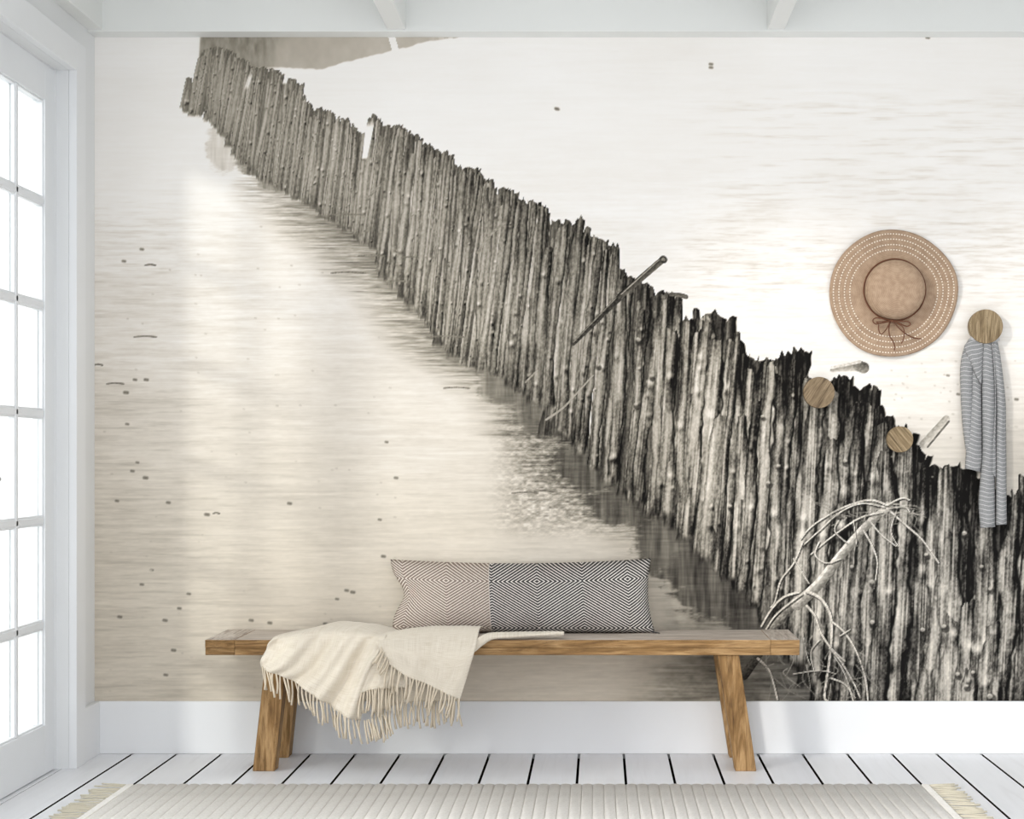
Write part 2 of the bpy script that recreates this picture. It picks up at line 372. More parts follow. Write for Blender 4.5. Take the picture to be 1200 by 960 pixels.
    # stakes on the far side
    stroke([(975,434),(990,431),(1008,429)], 4, 12, .62, -.16, tex=.05); stroke([(1006,429),(1012,431)], 12, 13, .45, -.15); stroke([(975,431),(1008,424)], 3, 3, .82)
    stroke([(1082,521),(1109,491)], 9, 8, .70, -.10, tex=.07); stroke([(1087,524),(1112,494)], 2, 2, .40)
    # thin sticks low in the middle
    stroke([(640,492),(660,478),(675,462),(695,440)], 2.2, 1.4, .66, tex=.05); stroke([(616,448),(630,434)], 2, 1.4, .62)
    stroke([(560,296),(575,275),(590,262)], 3, 2.2, .60); stroke([(430,235),(440,222),(452,212)], 3, 2, .55)
    # fallen branch with twigs
    stroke([(872,792),(890,766),(906,738),(930,708)], 10, 8, .30, .10); stroke([(905,738),(932,706)], 9, 10, .46, .16, tex=.16)
    stroke([(934,709),(960,684),(985,652),(1012,620),(1036,598)], 13, 8, .62, .20, tex=.10); stroke([(934,704),(958,680),(983,648),(1010,617)], 3, 2, .86)
    stroke([(1034,601),(1042,594),(1040,590)], 7, 4, .74, .1)
    lt = .80
    for pts, a, b in [([(1040,592),(1020,586),(995,592),(970,604),(950,618),(938,632)],2.6,1.4),
        ([(1036,594),(1010,590),(985,600),(960,622),(940,640)],2,1.2),([(1034,600),(1010,606),(990,618),(966,636),(950,650)],2.2,1.2),
        ([(985,606),(978,622),(992,636)],1.6,1),([(1040,592),(1056,584),(1066,586)],2.2,1.2),([(1042,596),(1060,594),(1066,600)],2,1.2),
        ([(1044,600),(1062,616),(1078,630),(1090,645),(1100,660)],2.4,1.6),([(1012,622),(1022,640),(1028,660),(1024,690)],2,1.2),
        ([(1020,612),(1034,628),(1050,640)],1.6,1.0),([(940,636),(930,660),(915,680),(908,705),(903,712)],2.2,1.4),
        ([(930,655),(938,668),(948,684)],1.8,1.2),([(960,635),(955,650),(968,660),(985,655)],1.8,1.2),
        ([(936,694),(918,700),(904,714),(892,734)],3,2),([(940,696),(924,708),(908,722),(896,740),(888,752)],2.4,1.6),
        ([(945,693),(962,702),(973,722),(974,750),(971,780),(966,815),(970,822)],4,2.6),([(945,710),(955,722),(962,742),(974,760),(990,775)],3,2),
        ([(974,728),(990,742),(1004,765),(1014,795),(1017,822)],2.4,1.6),([(972,760),(985,775),(1000,800),(1008,818)],2,1.3),
        ([(888,772),(900,784),(906,800),(911,820)],3.2,2.2),([(974,795),(990,802),(1002,818)],2,1.2),([(1000,822),(990,790),(978,770)],1.4,1),
        ([(960,750),(950,765),(955,790)],1.4,1),([(985,745),(996,738)],1.6,1),([(930,790),(960,786),(980,790)],1.2,.8),([(940,740),(946,770),(950,780)],1.2,.8),
        ([(1050,600),(1044,622),(1052,640)],1.2,.8),([(1000,610),(1004,640)],1.3,.8)]:
        stroke([(p[0]+1.2,p[1]+1.6) for p in pts], a*1.1, b*1.1, .14, tex=.03, alpha=.55)
        stroke(pts, a*.8, b*.75, lt, .06, tex=.12, soft=.6)
    for i in range(40):
        x0 = rng.uniform(895,1015); y0 = rng.uniform(745,805)
        stroke([(x0,y0),(x0+rng.uniform(-10,10),y0+rng.uniform(5,14)),(x0+rng.uniform(-18,18),y0+rng.uniform(14,32))], 1.2, .8, rng.uniform(.45,.7), tex=.02, alpha=.6)
    for i in range(26):
        x0 = rng.uniform(965,1075); y0 = 597+rng.uniform(-8,10)
        stroke([(x0,y0),(x0+rng.uniform(-16,16),y0+rng.uniform(-6,8)),(x0+rng.uniform(-26,26),y0+rng.uniform(0,24))], 1.2, .8, rng.uniform(.5,.75), tex=.02, alpha=.55)
    # pale stone knobs on the wood near the ground
    for (a, b, r) in [(1150,664,3),(1130,625,4),(981,603,3),(990,540,3.5),(900,566,3),(855,593,3),(838,411,0),(893,488,2),(932,475,0),(1106,734,4),(1081,738,4),(1160,690,3),(1122,790,3.5),(1132,804,3),(1160,816,5),(1022,729,4),(1022,682,4),(748,398,4),(700,428,2.6),(763,441,2.5),(745,474,3),(912,546,3),(1140,788,3),(1085,650,3),(998,664,3)]:
        if r:
            stroke([(a+1.5,b+3),(a+2,b+3.2)], r*2.2, r*2.2, .12, soft=1.5, alpha=.7); stroke([(a,b),(a+1,b)], r*1.15, r*.9, .66, .12, soft=1.2)
    # specks in the pale shallows
    sp = [(405,692,3.2),(412,694,3.6),(394,702,2.6),(139,723,3.4),(166,723,2),(192,727,3.6),(209,713,3),(220,696,3),(165,685,3),(177,668,2.4),(202,762,3.6),(293,727,3.4),(315,730,3.4),(380,731,3),(193,791,3.2),(163,765,2),(448,652,3.4),(241,603,4,),(652,128,3),(651,127,3),(157,445,3),(170,445,3.4),(146,460,4),(169,560,4),(154,552,3),(160,542,2.4),(136,587,2.8),(196,589,3.2),(338,590,3.4),(452,518,2.4),(462,560,2),(148,497,2.6),(832,75,3),(832,79,3),(1086,44,3),(444,609,2.6),(463,560,3),(530,506,0),(1166,478,3),(1190,468,3),(1190,500,2),(1130,508,2.4),(1122,462,2.6),(1110,440,2.2),(455,430,0),(165,292,3),(144,306,3),(176,668,2),(462,606,2)]
    for i in range(90): sp.append((rng.uniform(112,470), rng.uniform(240,815), rng.uniform(.9,1.6)))
    for i in range(60): sp.append((rng.uniform(1040,1195), rng.uniform(420,560), rng.uniform(.8,1.5)))
    for s_ in sp:
        if s_[2]: stroke([(s_[0],s_[1]),(s_[0]+s_[2]*.8,s_[1]+.3)], s_[2]*.75, s_[2]*.75, .40 if s_[2] > 2 else .74, soft=1.6, tex=.05, alpha=.8)
    for (a,b,c_) in [(157,395,26),(110,428,10),(125,450,20),(250,602,7),(626,576,22),(388,320,40),(600,578,30),(470,302,20),(500,395,44),(520,455,30),(170,311,12),(385,252,40),(420,300,30),(455,330,20)]:
        stroke([(a,b),(a+c_*.5,b-1),(a+c_,b)], 1.6, 2.0, .48, tex=.1, alpha=.7)
    B_ = np.pad(T, 1, mode='edge')
    low = (B_[:-2,1:-1]+B_[2:,1:-1]+B_[1:-1,:-2]+B_[1:-1,2:]+T)/5
    T = T+(T-low)*.35
    T = np.clip(T, 0, 1)
    ramp = [0,.1,.25,.4,.55,.7,.85,.93,1]
    R = np.interp(T, ramp, [14,34,70,108,146,187,225,242,250]); G = np.interp(T, ramp, [13,32,66,103,140,179,218,238,248]); B = np.interp(T, ramp, [12,29,60,93,127,166,208,232,245])
    # bottom of the print is warmer, the lowest right nearly neutral
    nb = (sm(700, 1050, X)*sm(300, 650, Y))[...,None]
    C = np.stack([R,G,B], -1)/255.0
    gr = C.mean(-1, keepdims=True)
    C = C*(1-.35*nb)+gr*.35*nb
    wm = (sm(300, 780, Y)*sm(.55,.9,T))[...,None]
    C = C*(1-wm*np.array([.008,.018,.045]))
    haze = sm(330, 225, X)*sm(200, 100, Y)*(M)
    C = C*(1-.0*haze[...,None])
    return xs, ys, np.clip(C, 0, 1)

xs_, ys_, COL = paint_mural()
LIFT = 1.0
SM = F/(CD+.009)
wx = ((xs_-HX)/SM).astype(np.float32); wz = (CZ-(ys_-HY)/SM).astype(np.float32)
nx_, ny_ = len(xs_), len(ys_)
co = np.zeros((ny_, nx_, 3), np.float32); co[...,0] = wx[None,:]; co[...,1] = .009; co[...,2] = wz[:,None]
idx = np.arange(nx_*ny_).reshape(ny_, nx_)
quads = np.stack([idx[1:,:-1], idx[1:,1:], idx[:-1,1:], idx[:-1,:-1]], -1).reshape(-1, 4)
bk = np.array([[wx[0],.0149,wz[-1]],[wx[-1],.0149,wz[-1]],[wx[-1],.0149,wz[0]],[wx[0],.0149,wz[0]],[wx[0],.009,wz[-1]],[wx[-1],.009,wz[-1]],[wx[-1],.009,wz[0]],[wx[0],.009,wz[0]]], np.float32)
n0 = nx_*ny_; side = np.array([[0,3,2,1],[0,1,5,4],[1,2,6,5],[2,3,7,6],[3,0,4,7]])+n0
allco = np.concatenate([co.reshape(-1,3), bk]); allq = np.concatenate([quads, side])
mm = bpy.data.meshes.new('wall_mural'); mm.vertices.add(len(allco)); mm.vertices.foreach_set('co', allco.ravel())
mm.loops.add(allq.size); mm.loops.foreach_set('vertex_index', allq.ravel().astype(np.int32))
mm.polygons.add(len(allq)); mm.polygons.foreach_set('loop_start', np.arange(0, allq.size, 4, dtype=np.int32)); mm.polygons.foreach_set('loop_total', np.full(len(allq), 4, np.int32))
mm.update(calc_edges=True)
Cl = COL.reshape(-1,3); Cl = np.where(Cl <= .04045, Cl/12.92, ((Cl+.055)/1.055)**2.4)*LIFT
Cl = np.concatenate([Cl, np.full((8,3), .8)]); Cl = np.concatenate([Cl, np.ones((len(Cl),1))], 1).astype(np.float32)
ca = mm.color_attributes.new('print', 'FLOAT_COLOR', 'POINT'); ca.data.foreach_set('color', Cl.ravel())
M_print, n_, l_, b_ = mat('printed_wallpaper', (220,216,208), .85, .1)
at_ = N(n_, 'ShaderNodeVertexColor', layer_name='print'); l_.new(at_.outputs[0], b_.inputs['Base Color'])
pn = N(n_, 'ShaderNodeTexNoise', i_Scale=700.0, i_Detail=2.0); l_.new(coords(n_, l_), pn.inputs['Vector']); bump(n_, l_, b_, pn.outputs[0], .04, .0005)
mm.materials.append(M_print)
mural = link(bpy.data.objects.new('wall_mural', mm))
tag(mural, 'sepia photo mural of a weathered timber post groyne in shallow water covering the back wall', 'wall mural')


# ------------------------------------------------------------------ the setting
XL = -1.853; XR = 2.75; YF = -7.6; ZC = 2.84
struct(obj('wall_back', bx(XL-.10, XR+.15, .015, .17, -.02, ZC+.1), M_wall))
# left wall with the opening for the glazed door
DY0, DY1, DZ = -.298, -1.82, 2.437
bm = bmesh.new(); box(bm, XL-.10, XL, DY0, .015, -.02, ZC+.1); box(bm, XL-.10, XL, DY1, DY0, DZ, ZC+.1); box(bm, XL-.10, XL, -2.3, DY1, -.02, ZC+.1)
struct(obj('wall_left', bm, M_wall))
struct(obj('wall_right', bx(XR, XR+.15, YF, .015, -.02, ZC+.1), M_wall))
struct(obj('ceiling', bx(XL-.10, XR+.15, -2.4, .17, ZC, ZC+.12), M_ceil))
struct(obj('baseboard_back', bx(XL, XR, 0, .015, 0, .193), M_trim, bevel=.002))
struct(obj('baseboard_left', bx(XL, XL+.022, -.19, 0, 0, .193), M_trim, bevel=.002))
struct(obj('baseboard_right', bx(XR-.02, XR, YF, 0, 0, .193), M_trim, bevel=.002))
# cornice along the back wall and beams running to the viewer
struct(obj('trim_1', bx(XL, XR, -.077, .015, 2.6275, ZC), M_ceil, bevel=.0015))
for i, (a, b) in enumerate([(XL, -1.80), (-.7685, -.702), (.605, .668), (1.915, 1.98)]):
    o = obj('ceiling_beam', bx(a, b, -2.4, -.077, 2.634, ZC), M_ceil, bevel=.002); o.name = 'trim_%d' % (i+2); struct(o)
# casing around the door
bm = bmesh.new(); box(bm, XL, -1.825, DY0, -.19, 0, 2.5415); box(bm, XL, -1.825, -1.93, DY1, 0, 2.5415); box(bm, XL, -1.825, DY1, DY0, DZ, 2.5415)
struct(obj('trim_6', bm, M_trim, bevel=.002))
# floor: dark base, boards laid on it
fl = struct(obj('floor', bx(XL-.10, XR+.15, YF, .17, -.05, -.022), M_gap))
pitch = 52.35/320.0; x0 = (155-703)/320.0-pitch*2
me_cache = None; k = 0
while x0+k*pitch < XR:
    a = x0+k*pitch+.0045; b = x0+(k+1)*pitch-.0045
    if k == 0: a = XL-.10
    if k == 1: a = x0+pitch+.001
    if k == 0: b = x0+pitch-.001
    o = obj('floor_board', bx(a-(a+b)/2, b-(a+b)/2, YF, .0, -.022, 0), M_floor, fl); o.location.x = (a+b)/2
    o.data.materials.append(M_edge)
    for p in o.data.polygons:
        if abs(p.normal.x) > .5: p.material_index = 1
    k += 1

# ------------------------------------------------------------------ glazed door, left
XD = -1.896; DT = .045
door = struct(empty('door_1', (XD, DY0, 0)))
def dpart(name, y0, y1, z0, z1, x0=XD-DT, x1=XD, m=M_door, bev=.002, par=None):
    o = obj(name, bx(x0-XD, x1-XD, y0-DY0, y1-DY0, z0, z1), m, door if par is None else par, bevel=bev)
    return o
def leaf(ya, yb, hinge_near):        # ya nearer to the wall than yb (both negative)
    st = .100; GZ0, GZ1 = .171, 2.309
    dpart('stile', ya-st, ya, .004, DZ-.004); dpart('stile', yb, yb+st, .004, DZ-.004)
    dpart('bottom_rail', yb+st, ya-st, .004, GZ0); dpart('top_rail', yb+st, ya-st, GZ1, DZ-.004)
    g0, g1 = ya-st, yb+st; mid = (g0+g1)/2
    mw = .011
    dpart('muntin', mid-mw, mid+mw, GZ0, GZ1, XD-DT+.012, XD-.004, bev=.004)
    zs = [GZ0, .514, .871, 1.236, 1.606, 1.962, GZ1]
    for z in zs[1:-1]:
        dpart('muntin', g1, g0, z-.012, z+.012, XD-DT+.012, XD-.004, bev=.004)
    # raised beads around every pane, and the panes
    for i in range(6):
        for (p, q) in ((mid+mw, g0), (g1, mid-mw)):
            za = zs[i]+(.012 if i else 0); zb = zs[i+1]-(.012 if i < 5 else 0)
            dpart('pane', p, q, za, zb, XD-.026, XD-.022, M_glass, 0)
            bmb = bmesh.new(); t = .006; X0, X1 = -.020, -.008
            box(bmb, X0, X1, p-DY0, p-DY0+t, za, zb); box(bmb, X0, X1, q-DY0-t, q-DY0, za, zb)
            box(bmb, X0, X1, p-DY0+t, q-DY0-t, za, za+t); box(bmb, X0, X1, p-DY0+t, q-DY0-t, zb-t, zb)
            obj('glazing_bead', bmb, M_door, door)
leaf(DY0-.018, DY0-.018-.735, True); leaf(DY1+.018+.735-.0, DY1+.018, False)
bm = bmesh.new(); box(bm, -.06, 0.0, -.016, 0, 0, DZ); box(bm, -.06, 0, DY1-DY0, DY1-DY0+.016, 0, DZ); box(bm, -.06, 0, DY1-DY0+.016, -.016, DZ-.003, DZ+.02)
obj('frame', bm, M_trim, door, bevel=.001)
M_metal = mat('brushed_steel', (170,172,175), .3, .5)[0]; M_metal.node_tree.nodes['Principled BSDF'].inputs['Metallic'].default_value = 1
bm = bmesh.new(); ym = DY0-.018-.735+.05-DY0
tube(bm, [(0,ym,1.02),(.045,ym,1.02),(.05,ym-.01,1.02),(.05,ym-.11,1.02)], .009, n=10); box(bm, 0, .006, ym-.02, ym+.02, .92, 1.1)
obj('handle', bm, M_metal, door, smooth=False, bevel=.001)
# terrace outside the door
M_out = paint('pale_terrace_stone', (226,224,222))
struct(obj('floor_terrace', bx(-9, XL-.10, -9, 5, -.12, -.03), M_out))
# outer wall return seen through the glass

# ------------------------------------------------------------------ bench
YB = -.357; ZT = .4565; ZB = .4035
bench = tag(empty('bench', (-.33, -.18, 0)), 'long rustic oak bench with splayed legs standing against the mural', 'bench')
off = Vector((.33, .18, 0))
def bp(name, bm, m, par=bench, **k):
    bmesh.ops.translate(bm, verts=bm.verts, vec=off); return obj(name, bm, m, par, **k)
xl, xr = -1.3635, .690; jl, jr = (275-703)/339.4, (903-703)/339.4
zs = ZB+.0245
def two(bm_args, top_mat, side_mat, name):
    # one board: sides warm oak, upper face paler and greyer
    o = bp(name, bx(*bm_args), side_mat, bevel=.0015); o.data.materials.append(top_mat)
    for p in o.data.polygons:
        if p.normal.z > .9: p.material_index = 1
    return o
two((xl, jl-.0008, YB, -.004, zs, ZT), M_topy, M_oakx, 'end_board'); two((jr+.0008, xr, YB, -.004, zs, ZT), M_topy, M_oakx, 'end_board')
w = (-.004-YB)/4
for i in range(4):
    two((jl, jr, YB+i*w+(.0008 if i else 0), YB+(i+1)*w-.0008, zs, ZT-(0 if i == 0 else .0006)), M_topx, M_oakx, 'plank')
bp('lower_board', bx(xl+.0005, jl-.0008, YB+.001, -.005, ZB, zs-.0006), M_oakx, bevel=.0015)
bp('lower_board', bx(jl, jr, YB+.001, -.005, ZB, zs-.0006), M_oakx, bevel=.0015)
bp('lower_board', bx(jr+.0008, xr-.0005, YB+.001, -.005, ZB, zs-.0006), M_oakx, bevel=.0015)
def bleg(xt0, xt1, xb0, xb1, y0, y1):
    bm = bmesh.new(); hexa(bm, [(xb0,y0,0),(xb1,y0,0),(xb1,y1,0),(xb0,y1,0),(xt0,y0,ZB),(xt1,y0,ZB),(xt1,y1,ZB),(xt0,y1,ZB)]); return bm
s = 339.4; lx = lambda px: (px-703)/s
for (t0, t1, b0, b1) in ((310.8, 335.5, 295, 321), (841.5, 866.5, 862, 887)):
    for (y0, y1) in ((YB+.012, YB+.082), (-.082, -.012)):
        bp('leg', bleg(lx(t0), lx(t1), lx(b0), lx(b1), y0, y1), M_oakz, bevel=.003)
for (c0, sg) in ((lx(318), -1), (lx(856), 1)):
    bp('crossbar', bx(c0-.022, c0+.022, YB+.082, -.082, .30, .355), M_oaky, bevel=.002)
# iron bolt heads of the crossbars
M_iron = mat('dark_iron', (60,58,56), .5)[0]

# ------------------------------------------------------------------ cushion
def herring(name, light, dark, contrast_noise, duty=.5):
    m, n, l, b = mat(name, light, .95, .1)
    tc = N(n, 'ShaderNodeTexCoord'); sp = N(n, 'ShaderNodeSeparateXYZ'); l.new(tc.outputs['UV'], sp.inputs[0])   # uv in metres
    P = .160
    px = mth(n, l, 'PINGPONG', mth(n, l, 'ADD', sp.outputs[0], 3.16-.675), .158)
    pz = mth(n, l, 'PINGPONG', mth(n, l, 'ADD', sp.outputs[1], .034+3.3), .165)
    q = mth(n, l, 'ADD', mth(n, l, 'MULTIPLY', px, .62), pz)
    nz = N(n, 'ShaderNodeTexNoise', i_Scale=160.0, i_Detail=2.0); l.new(tc.outputs['UV'], nz.inputs['Vector'])
    q = mth(n, l, 'ADD', q, mth(n, l, 'MULTIPLY', nz.outputs[0], .0022))
    sn = mth(n, l, 'SINE', mth(n, l, 'MULTIPLY', q, 2*math.pi/.0098))
    r = N(n, 'ShaderNodeMapRange'); l.new(sn, r.inputs[0]); r.inputs[1].default_value = .1; r.inputs[2].default_value = .85
    nw = N(n, 'ShaderNodeTexNoise', i_Scale=9.0, i_Detail=4.0); l.new(tc.outputs['UV'], nw.inputs['Vector'])
    nf = N(n, 'ShaderNodeTexNoise', i_Scale=420.0, i_Detail=1.0); l.new(tc.outputs['UV'], nf.inputs['Vector'])
    dk = mixc(n, l, mth(n, l, 'MULTIPLY', nf.outputs[0], contrast_noise), lin(dark), lin(light))
    c = mixc(n, l, r.outputs[0], dk, lin(light))
    l.new(c, b.inputs['Base Color']); bump(n, l, b, r.outputs[0], .4, .0015); return m
M_hd = herring('black_white_herringbone', (236,232,226), (26,25,27), .12)
M_hl = herring('beige_herringbone', (232,224,214), (112,94,82), .25)
cush = tag(empty('cushion', at(610, 742, -.15)), 'long lumbar cushion, beige herringbone left end and black-white herringbone right side, on the bench', 'cushion')
CO = cush.location.copy()
# outline of the cushion in its own plane (x to the right, z up), read at the depth of the cushion
cy = -.14; cs = F/(CD+cy)
def cprof(u):                          # top and bottom edge at u 0..1
    xT = 453+(764-453)*u; xB = 459+(768-459)*u
    yT = 657.5+5.5*math.sin(math.pi*u)**.8-1*u; yB = 741+1.5*u
    return xT, yT, xB, yB
def cush_pt(u, v, side):               # v 0 bottom .. 1 top
    xT, yT, xB, yB = cprof(u)
    x = xB+(xT-xB)*v; y = yB+(yT-yB)*v
    pin = 1-abs(2*v-1)**2.0
    if u < .14: x += 15*math.exp(-((v-.52)/.24)**2)*(1-u/.14)**1.3
    if u > .93: x -= 6*pin*((u-.93)/.07)**1.5
    e = (max(0, 1-abs(2*u-1)**5))**.5*(max(0, 1-abs(2*v-1)**2.6))**.55
    lean = .015+.10*v                   # leans back on the wall
    wr = .004*math.sin(u*23+v*5)*e+.006*noise.noise(Vector((u*9, v*4, side)))*e
    # dent folds near the corners
    ty = cy+.005+lean*.9+(-side)*((.085 if side == 1 else .045)*e+wr)
    p = at(x, y, cy); return Vector((p.x, ty, p.z))
def cush_panel(name, u0, u1, m, nu):
    bm = bmesh.new(); uvl = bm.loops.layers.uv.new('UVMap'); nv = 26; uvd = {}
    rows = {}
    for side in (1, -1):
        for i in range(nu+1):
            for j in range(nv+1):
                u = u0+(u1-u0)*i/nu; v = j/nv
                u_ = .5-.5*math.cos(math.pi*u)*1 if False else u
                if side == -1 and (j in (0, nv) or (u0 == 0 and i == 0) or (u1 == 1 and i == nu)):
                    rows[(side,i,j)] = rows[(1,i,j)]; continue
                p = cush_pt(u, v, side); vt = bm.verts.new(p-CO); rows[(side,i,j)] = vt; uvd[vt] = (u*.92, (v-.22)*.245)
    for side in (1, -1):
        for i in range(nu):
            for j in range(nv):
                q = [rows[(side,i,j)], rows[(side,i+1,j)], rows[(side,i+1,j+1)], rows[(side,i,j+1)]]
                if side == -1: q = q[::-1]
                try: f = bm.faces.new(q)
                except ValueError: continue
                for lp in f.loops: lp[uvl].uv = uvd[lp.vert]
    return obj(name, bm, m, cush, smooth=True)
US = (574.6-456)/(768-456)
cush_panel('light_panel', 0, US, M_hl, 40); cush_panel('dark_panel', US, 1, M_hd, 60)
bm = bmesh.new(); tube(bm, [cush_pt(US, j/24, 1)-CO+Vector((0,-.001,0)) for j in range(25)], .0016, n=5); obj('seam', bm, mat('seam_thread', (196,188,178), .9)[0], cush, smooth=True)
bm = bmesh.new(); tube(bm, [(at(767,741,cy)-CO)+Vector(d) for d in ((-.01,0,.002),(.004,-.01,.0),(.018,-.02,-.0015))], .003, .0015, n=6); obj('corner_tip', bm, mat('dark_wool', (45,44,46), .95)[0], cush, smooth=True)

# ------------------------------------------------------------------ throw
def wool():
    m, n, l, b = mat('cream_wool', (226,216,198), .95, .1)
    v = coords(n, l, (1,1,1), kind='UV')
    w1 = N(n, 'ShaderNodeTexNoise', i_Scale=1.0, i_Detail=3.0); l.new(coords(n, l, (10, 420, 1), kind='UV'), w1.inputs['Vector'])
    w2 = N(n, 'ShaderNodeTexNoise', i_Scale=1.0, i_Detail=3.0); l.new(coords(n, l, (420, 10, 1), kind='UV', loc=(3,5,0)), w2.inputs['Vector'])
    s = mth(n, l, 'MULTIPLY', mth(n, l, 'ADD', w1.outputs[0], w2.outputs[0]), .5)
    c = ramp(n, l, s, [(.33, (204,193,174)), (.5, (222,213,197)), (.66, (232,225,212))])
    l.new(c, b.inputs['Base Color'])
    f = N(n, 'ShaderNodeTexNoise', i_Scale=700.0, i_Detail=2.0); l.new(v, f.inputs['Vector'])
    bump(n, l, b, mth(n, l, 'ADD', s, mth(n, l, 'MULTIPLY', f.outputs[0], .4)), .5, .002)
    b.inputs['Sheen Weight'].default_value = .25
    return m
M_wool = wool(); M_fr = mat('cream_wool_fringe', (214,202,182), .95, .1)[0]
throw = tag(empty('throw_blanket', at(430, 750, -.3)), 'cream woven wool throw with knotted fringe draped over the left end of the bench', 'blanket')
TO = throw.location.copy()
rnd = random.Random(5)
def cloth(name, rows, fold_amp, fold_f, skew, nu=60, nv=60, thick=.004, seed=0, uvs=(.75,.45), gen=None):
    # rows: list of lists (x, y, Y) measured points; builds a smooth folded sheet
    G = [[at(*p) for p in r] for r in rows]
    pts = []; m = len(rows)
    for j in range(nv+1):
        line = []
        vq = j/nv
        for i in range(nu+1):
            u = i/nu
            col = [cr(g, u) for g in G]
            p = cr(col, vq)
            env = min(1, vq*1.6)
            d = fold_amp*env*(math.sin(fold_f*2*math.pi*(u+skew*vq)+seed)+.45*math.sin(fold_f*4.7*math.pi*(u+skew*1.3*vq)+seed*2)) \
                + .004*env*noise.noise(Vector((u*6+seed, vq*6, 0)))
            front = min(1, max(0, (vq-.25)/.2))
            p = p+Vector((0, -abs(0)-d*front, d*(1-front)*.5+ (0)))
            if p.z < ZT+.004 and p.y > YB-.009:
                if p.y > YB+.004 and p.z > ZT-.03: p.z = ZT+.004
                else: p.y = YB-.009
            line.append(p)
        pts.append(line)
    bm = bmesh.new(); uvl = bm.loops.layers.uv.new('UVMap')
    vv = [[bm.verts.new(p-TO) for p in line] for line in pts]
    for j in range(nv):
        for i in range(nu):
            f = bm.faces.new((vv[j][i], vv[j][i+1], vv[j+1][i+1], vv[j+1][i]))
            for lp, (a, b_) in zip(f.loops, ((i,j),(i+1,j),(i+1,j+1),(i,j+1))): lp[uvl].uv = (a/nu*uvs[0]+seed, b_/nv*uvs[1])
    o = obj(name, bm, M_wool, throw, smooth=True)
    sd = o.modifiers.new('solid', 'SOLIDIFY'); sd.thickness = thick; sd.offset = 0
    return pts
def fringe(pts_edge, n, length, lean=(0,0), r=.0038, spread=.006, seed=1, name='fringe', bmx=None):
    rr = random.Random(seed); bm = bmesh.new() if bmx is None else bmx
    for k in range(n):
        s = (k+.5+rr.uniform(-.2,.2))/n; p = cr(pts_edge, s)-TO
        L = length*rr.uniform(.82, 1.12); dx = lean[0]+rr.gauss(0, .07); dy = lean[1]+rr.gauss(0, .05)
        bend = rr.uniform(-.006, .006); q = []
        for t in (0, .25, .5, .75, 1.0):
            q.append(p+Vector((dx*L*t+bend*math.sin(t*3.1), dy*L*t-.002, -L*t*math.sqrt(max(.1, 1-min(.8,dx*dx))))))
        q[0] = p+Vector((0, 0, .004))
        tube(bm, q, r*.8, r*1.05, n=5)
    if bmx is None:
        o = obj(name, bm, M_fr, throw, smooth=True); o['kind'] = 'stuff'
YE = YB-.020
s1 = cloth('left_sheet', [
 [(372,737,-.04),(394,732,-.04),(420,731,-.04),(445,734,-.04),(472,737,-.04)],
 [(347,741,-.16),(380,733,-.16),(408,729,-.16),(440,733,-.16),(470,740,-.16)],
 [(325,746,-.34),(356,741,-.34),(390,738,-.34),(426,741,-.34),(455,745,-.34)],
 [(315,754,YE-.004),(350,752,YE-.004),(388,751,YE-.004),(421,752,YE-.004),(450,753,YE-.004)],
 [(310,764,YE-.02),(346,768,YE-.02),(384,770,YE-.02),(416,770,YE-.02),(444,766,YE-.02)],
 [(304.5,775,YE-.03),(341,784,YE-.03),(378,792,YE-.03),(408,798,YE-.03),(434,788,YE-.03)],
 [(305,782,YE-.03),(333,794,YE-.03),(368,815,YE-.03),(395,834,YE-.03),(422,846,YE-.03)]],
 .018, 2.7, .30, seed=.6)
s3 = cloth('middle_sheet', [
 [(440,752,YE-.025),(455,753,YE-.025),(470,755,YE-.025),(486,757,YE-.025)],
 [(436,772,YE-.032),(452,774,YE-.032),(468,777,YE-.032),(485,782,YE-.032)],
 [(428,796,YE-.040),(444,794,YE-.040),(460,796,YE-.040),(480,800,YE-.040)],
 [(423,812,YE-.042),(439,808,YE-.042),(456,806,YE-.042),(476,806,YE-.042)]],
 .004, 1.6, .1, nu=30, nv=24, seed=2, uvs=(.16,.2))
s4 = cloth('back_sheet', [
 [(430,760,YE-.006),(470,758,YE-.006),(510,758,YE-.006),(548,757,YE-.006)],
 [(432,800,YE-.010),(468,798,YE-.010),(504,796,YE-.010),(540,792,YE-.010)],
 [(436,838,YE-.012),(470,824,YE-.012),(505,822,YE-.012),(537,820,YE-.012)]],
 .004, 2, .1, nu=36, nv=20, seed=3, uvs=(.35,.2))
s2 = cloth('front_flap', [
 [(470,741,-.25),(495,737,-.25),(520,734.5,-.25),(543,734.5,-.25),(566,735,-.25)],
 [(455,741,-.285),(482,737,-.285),(511,734.5,-.285),(540,734,-.285),(565,735,-.285)],
 [(444,746,-.35),(474,741,-.35),(505,739,-.35),(534,738,-.35),(562,738,-.35)],
 [(443,757,YE-.05),(473,760,YE-.05),(502,764,YE-.05),(529,766,YE-.05),(557,760,YE-.05)],
 [(447,766,YE-.058),(474,776,YE-.058),(500,786,YE-.058),(524,793,YE-.058),(549,787,YE-.058)],
 [(454,777,YE-.058),(476,792,YE-.058),(497,801,YE-.058),(518,811,YE-.058),(539,820,YE-.058)]],
 .007, 1.6, .15, seed=4)
edge = lambda p: [p[-1][i] for i in range(0, len(p[-1]), 4)]
fringe(edge(s1), 31, .080, (.12,-.02), seed=11); fringe(edge(s2), 24, .084, (-.16,-.02), seed=12)
fringe(edge(s3), 16, .086, (-.06,-.02), seed=13); fringe(edge(s4), 34, .085, (.05,0), seed=14)
# short strands of the folded corner
fringe([at(446,758,YE-.062), at(449,764,YE-.064), at(456,778,YE-.062)], 6, .055, (-.45,-.02), seed=15)
fringe([at(426,846,YE-.03), at(440,842,YE-.035), at(458,834,YE-.035)], 11, .080, (.22,-.02), seed=16)
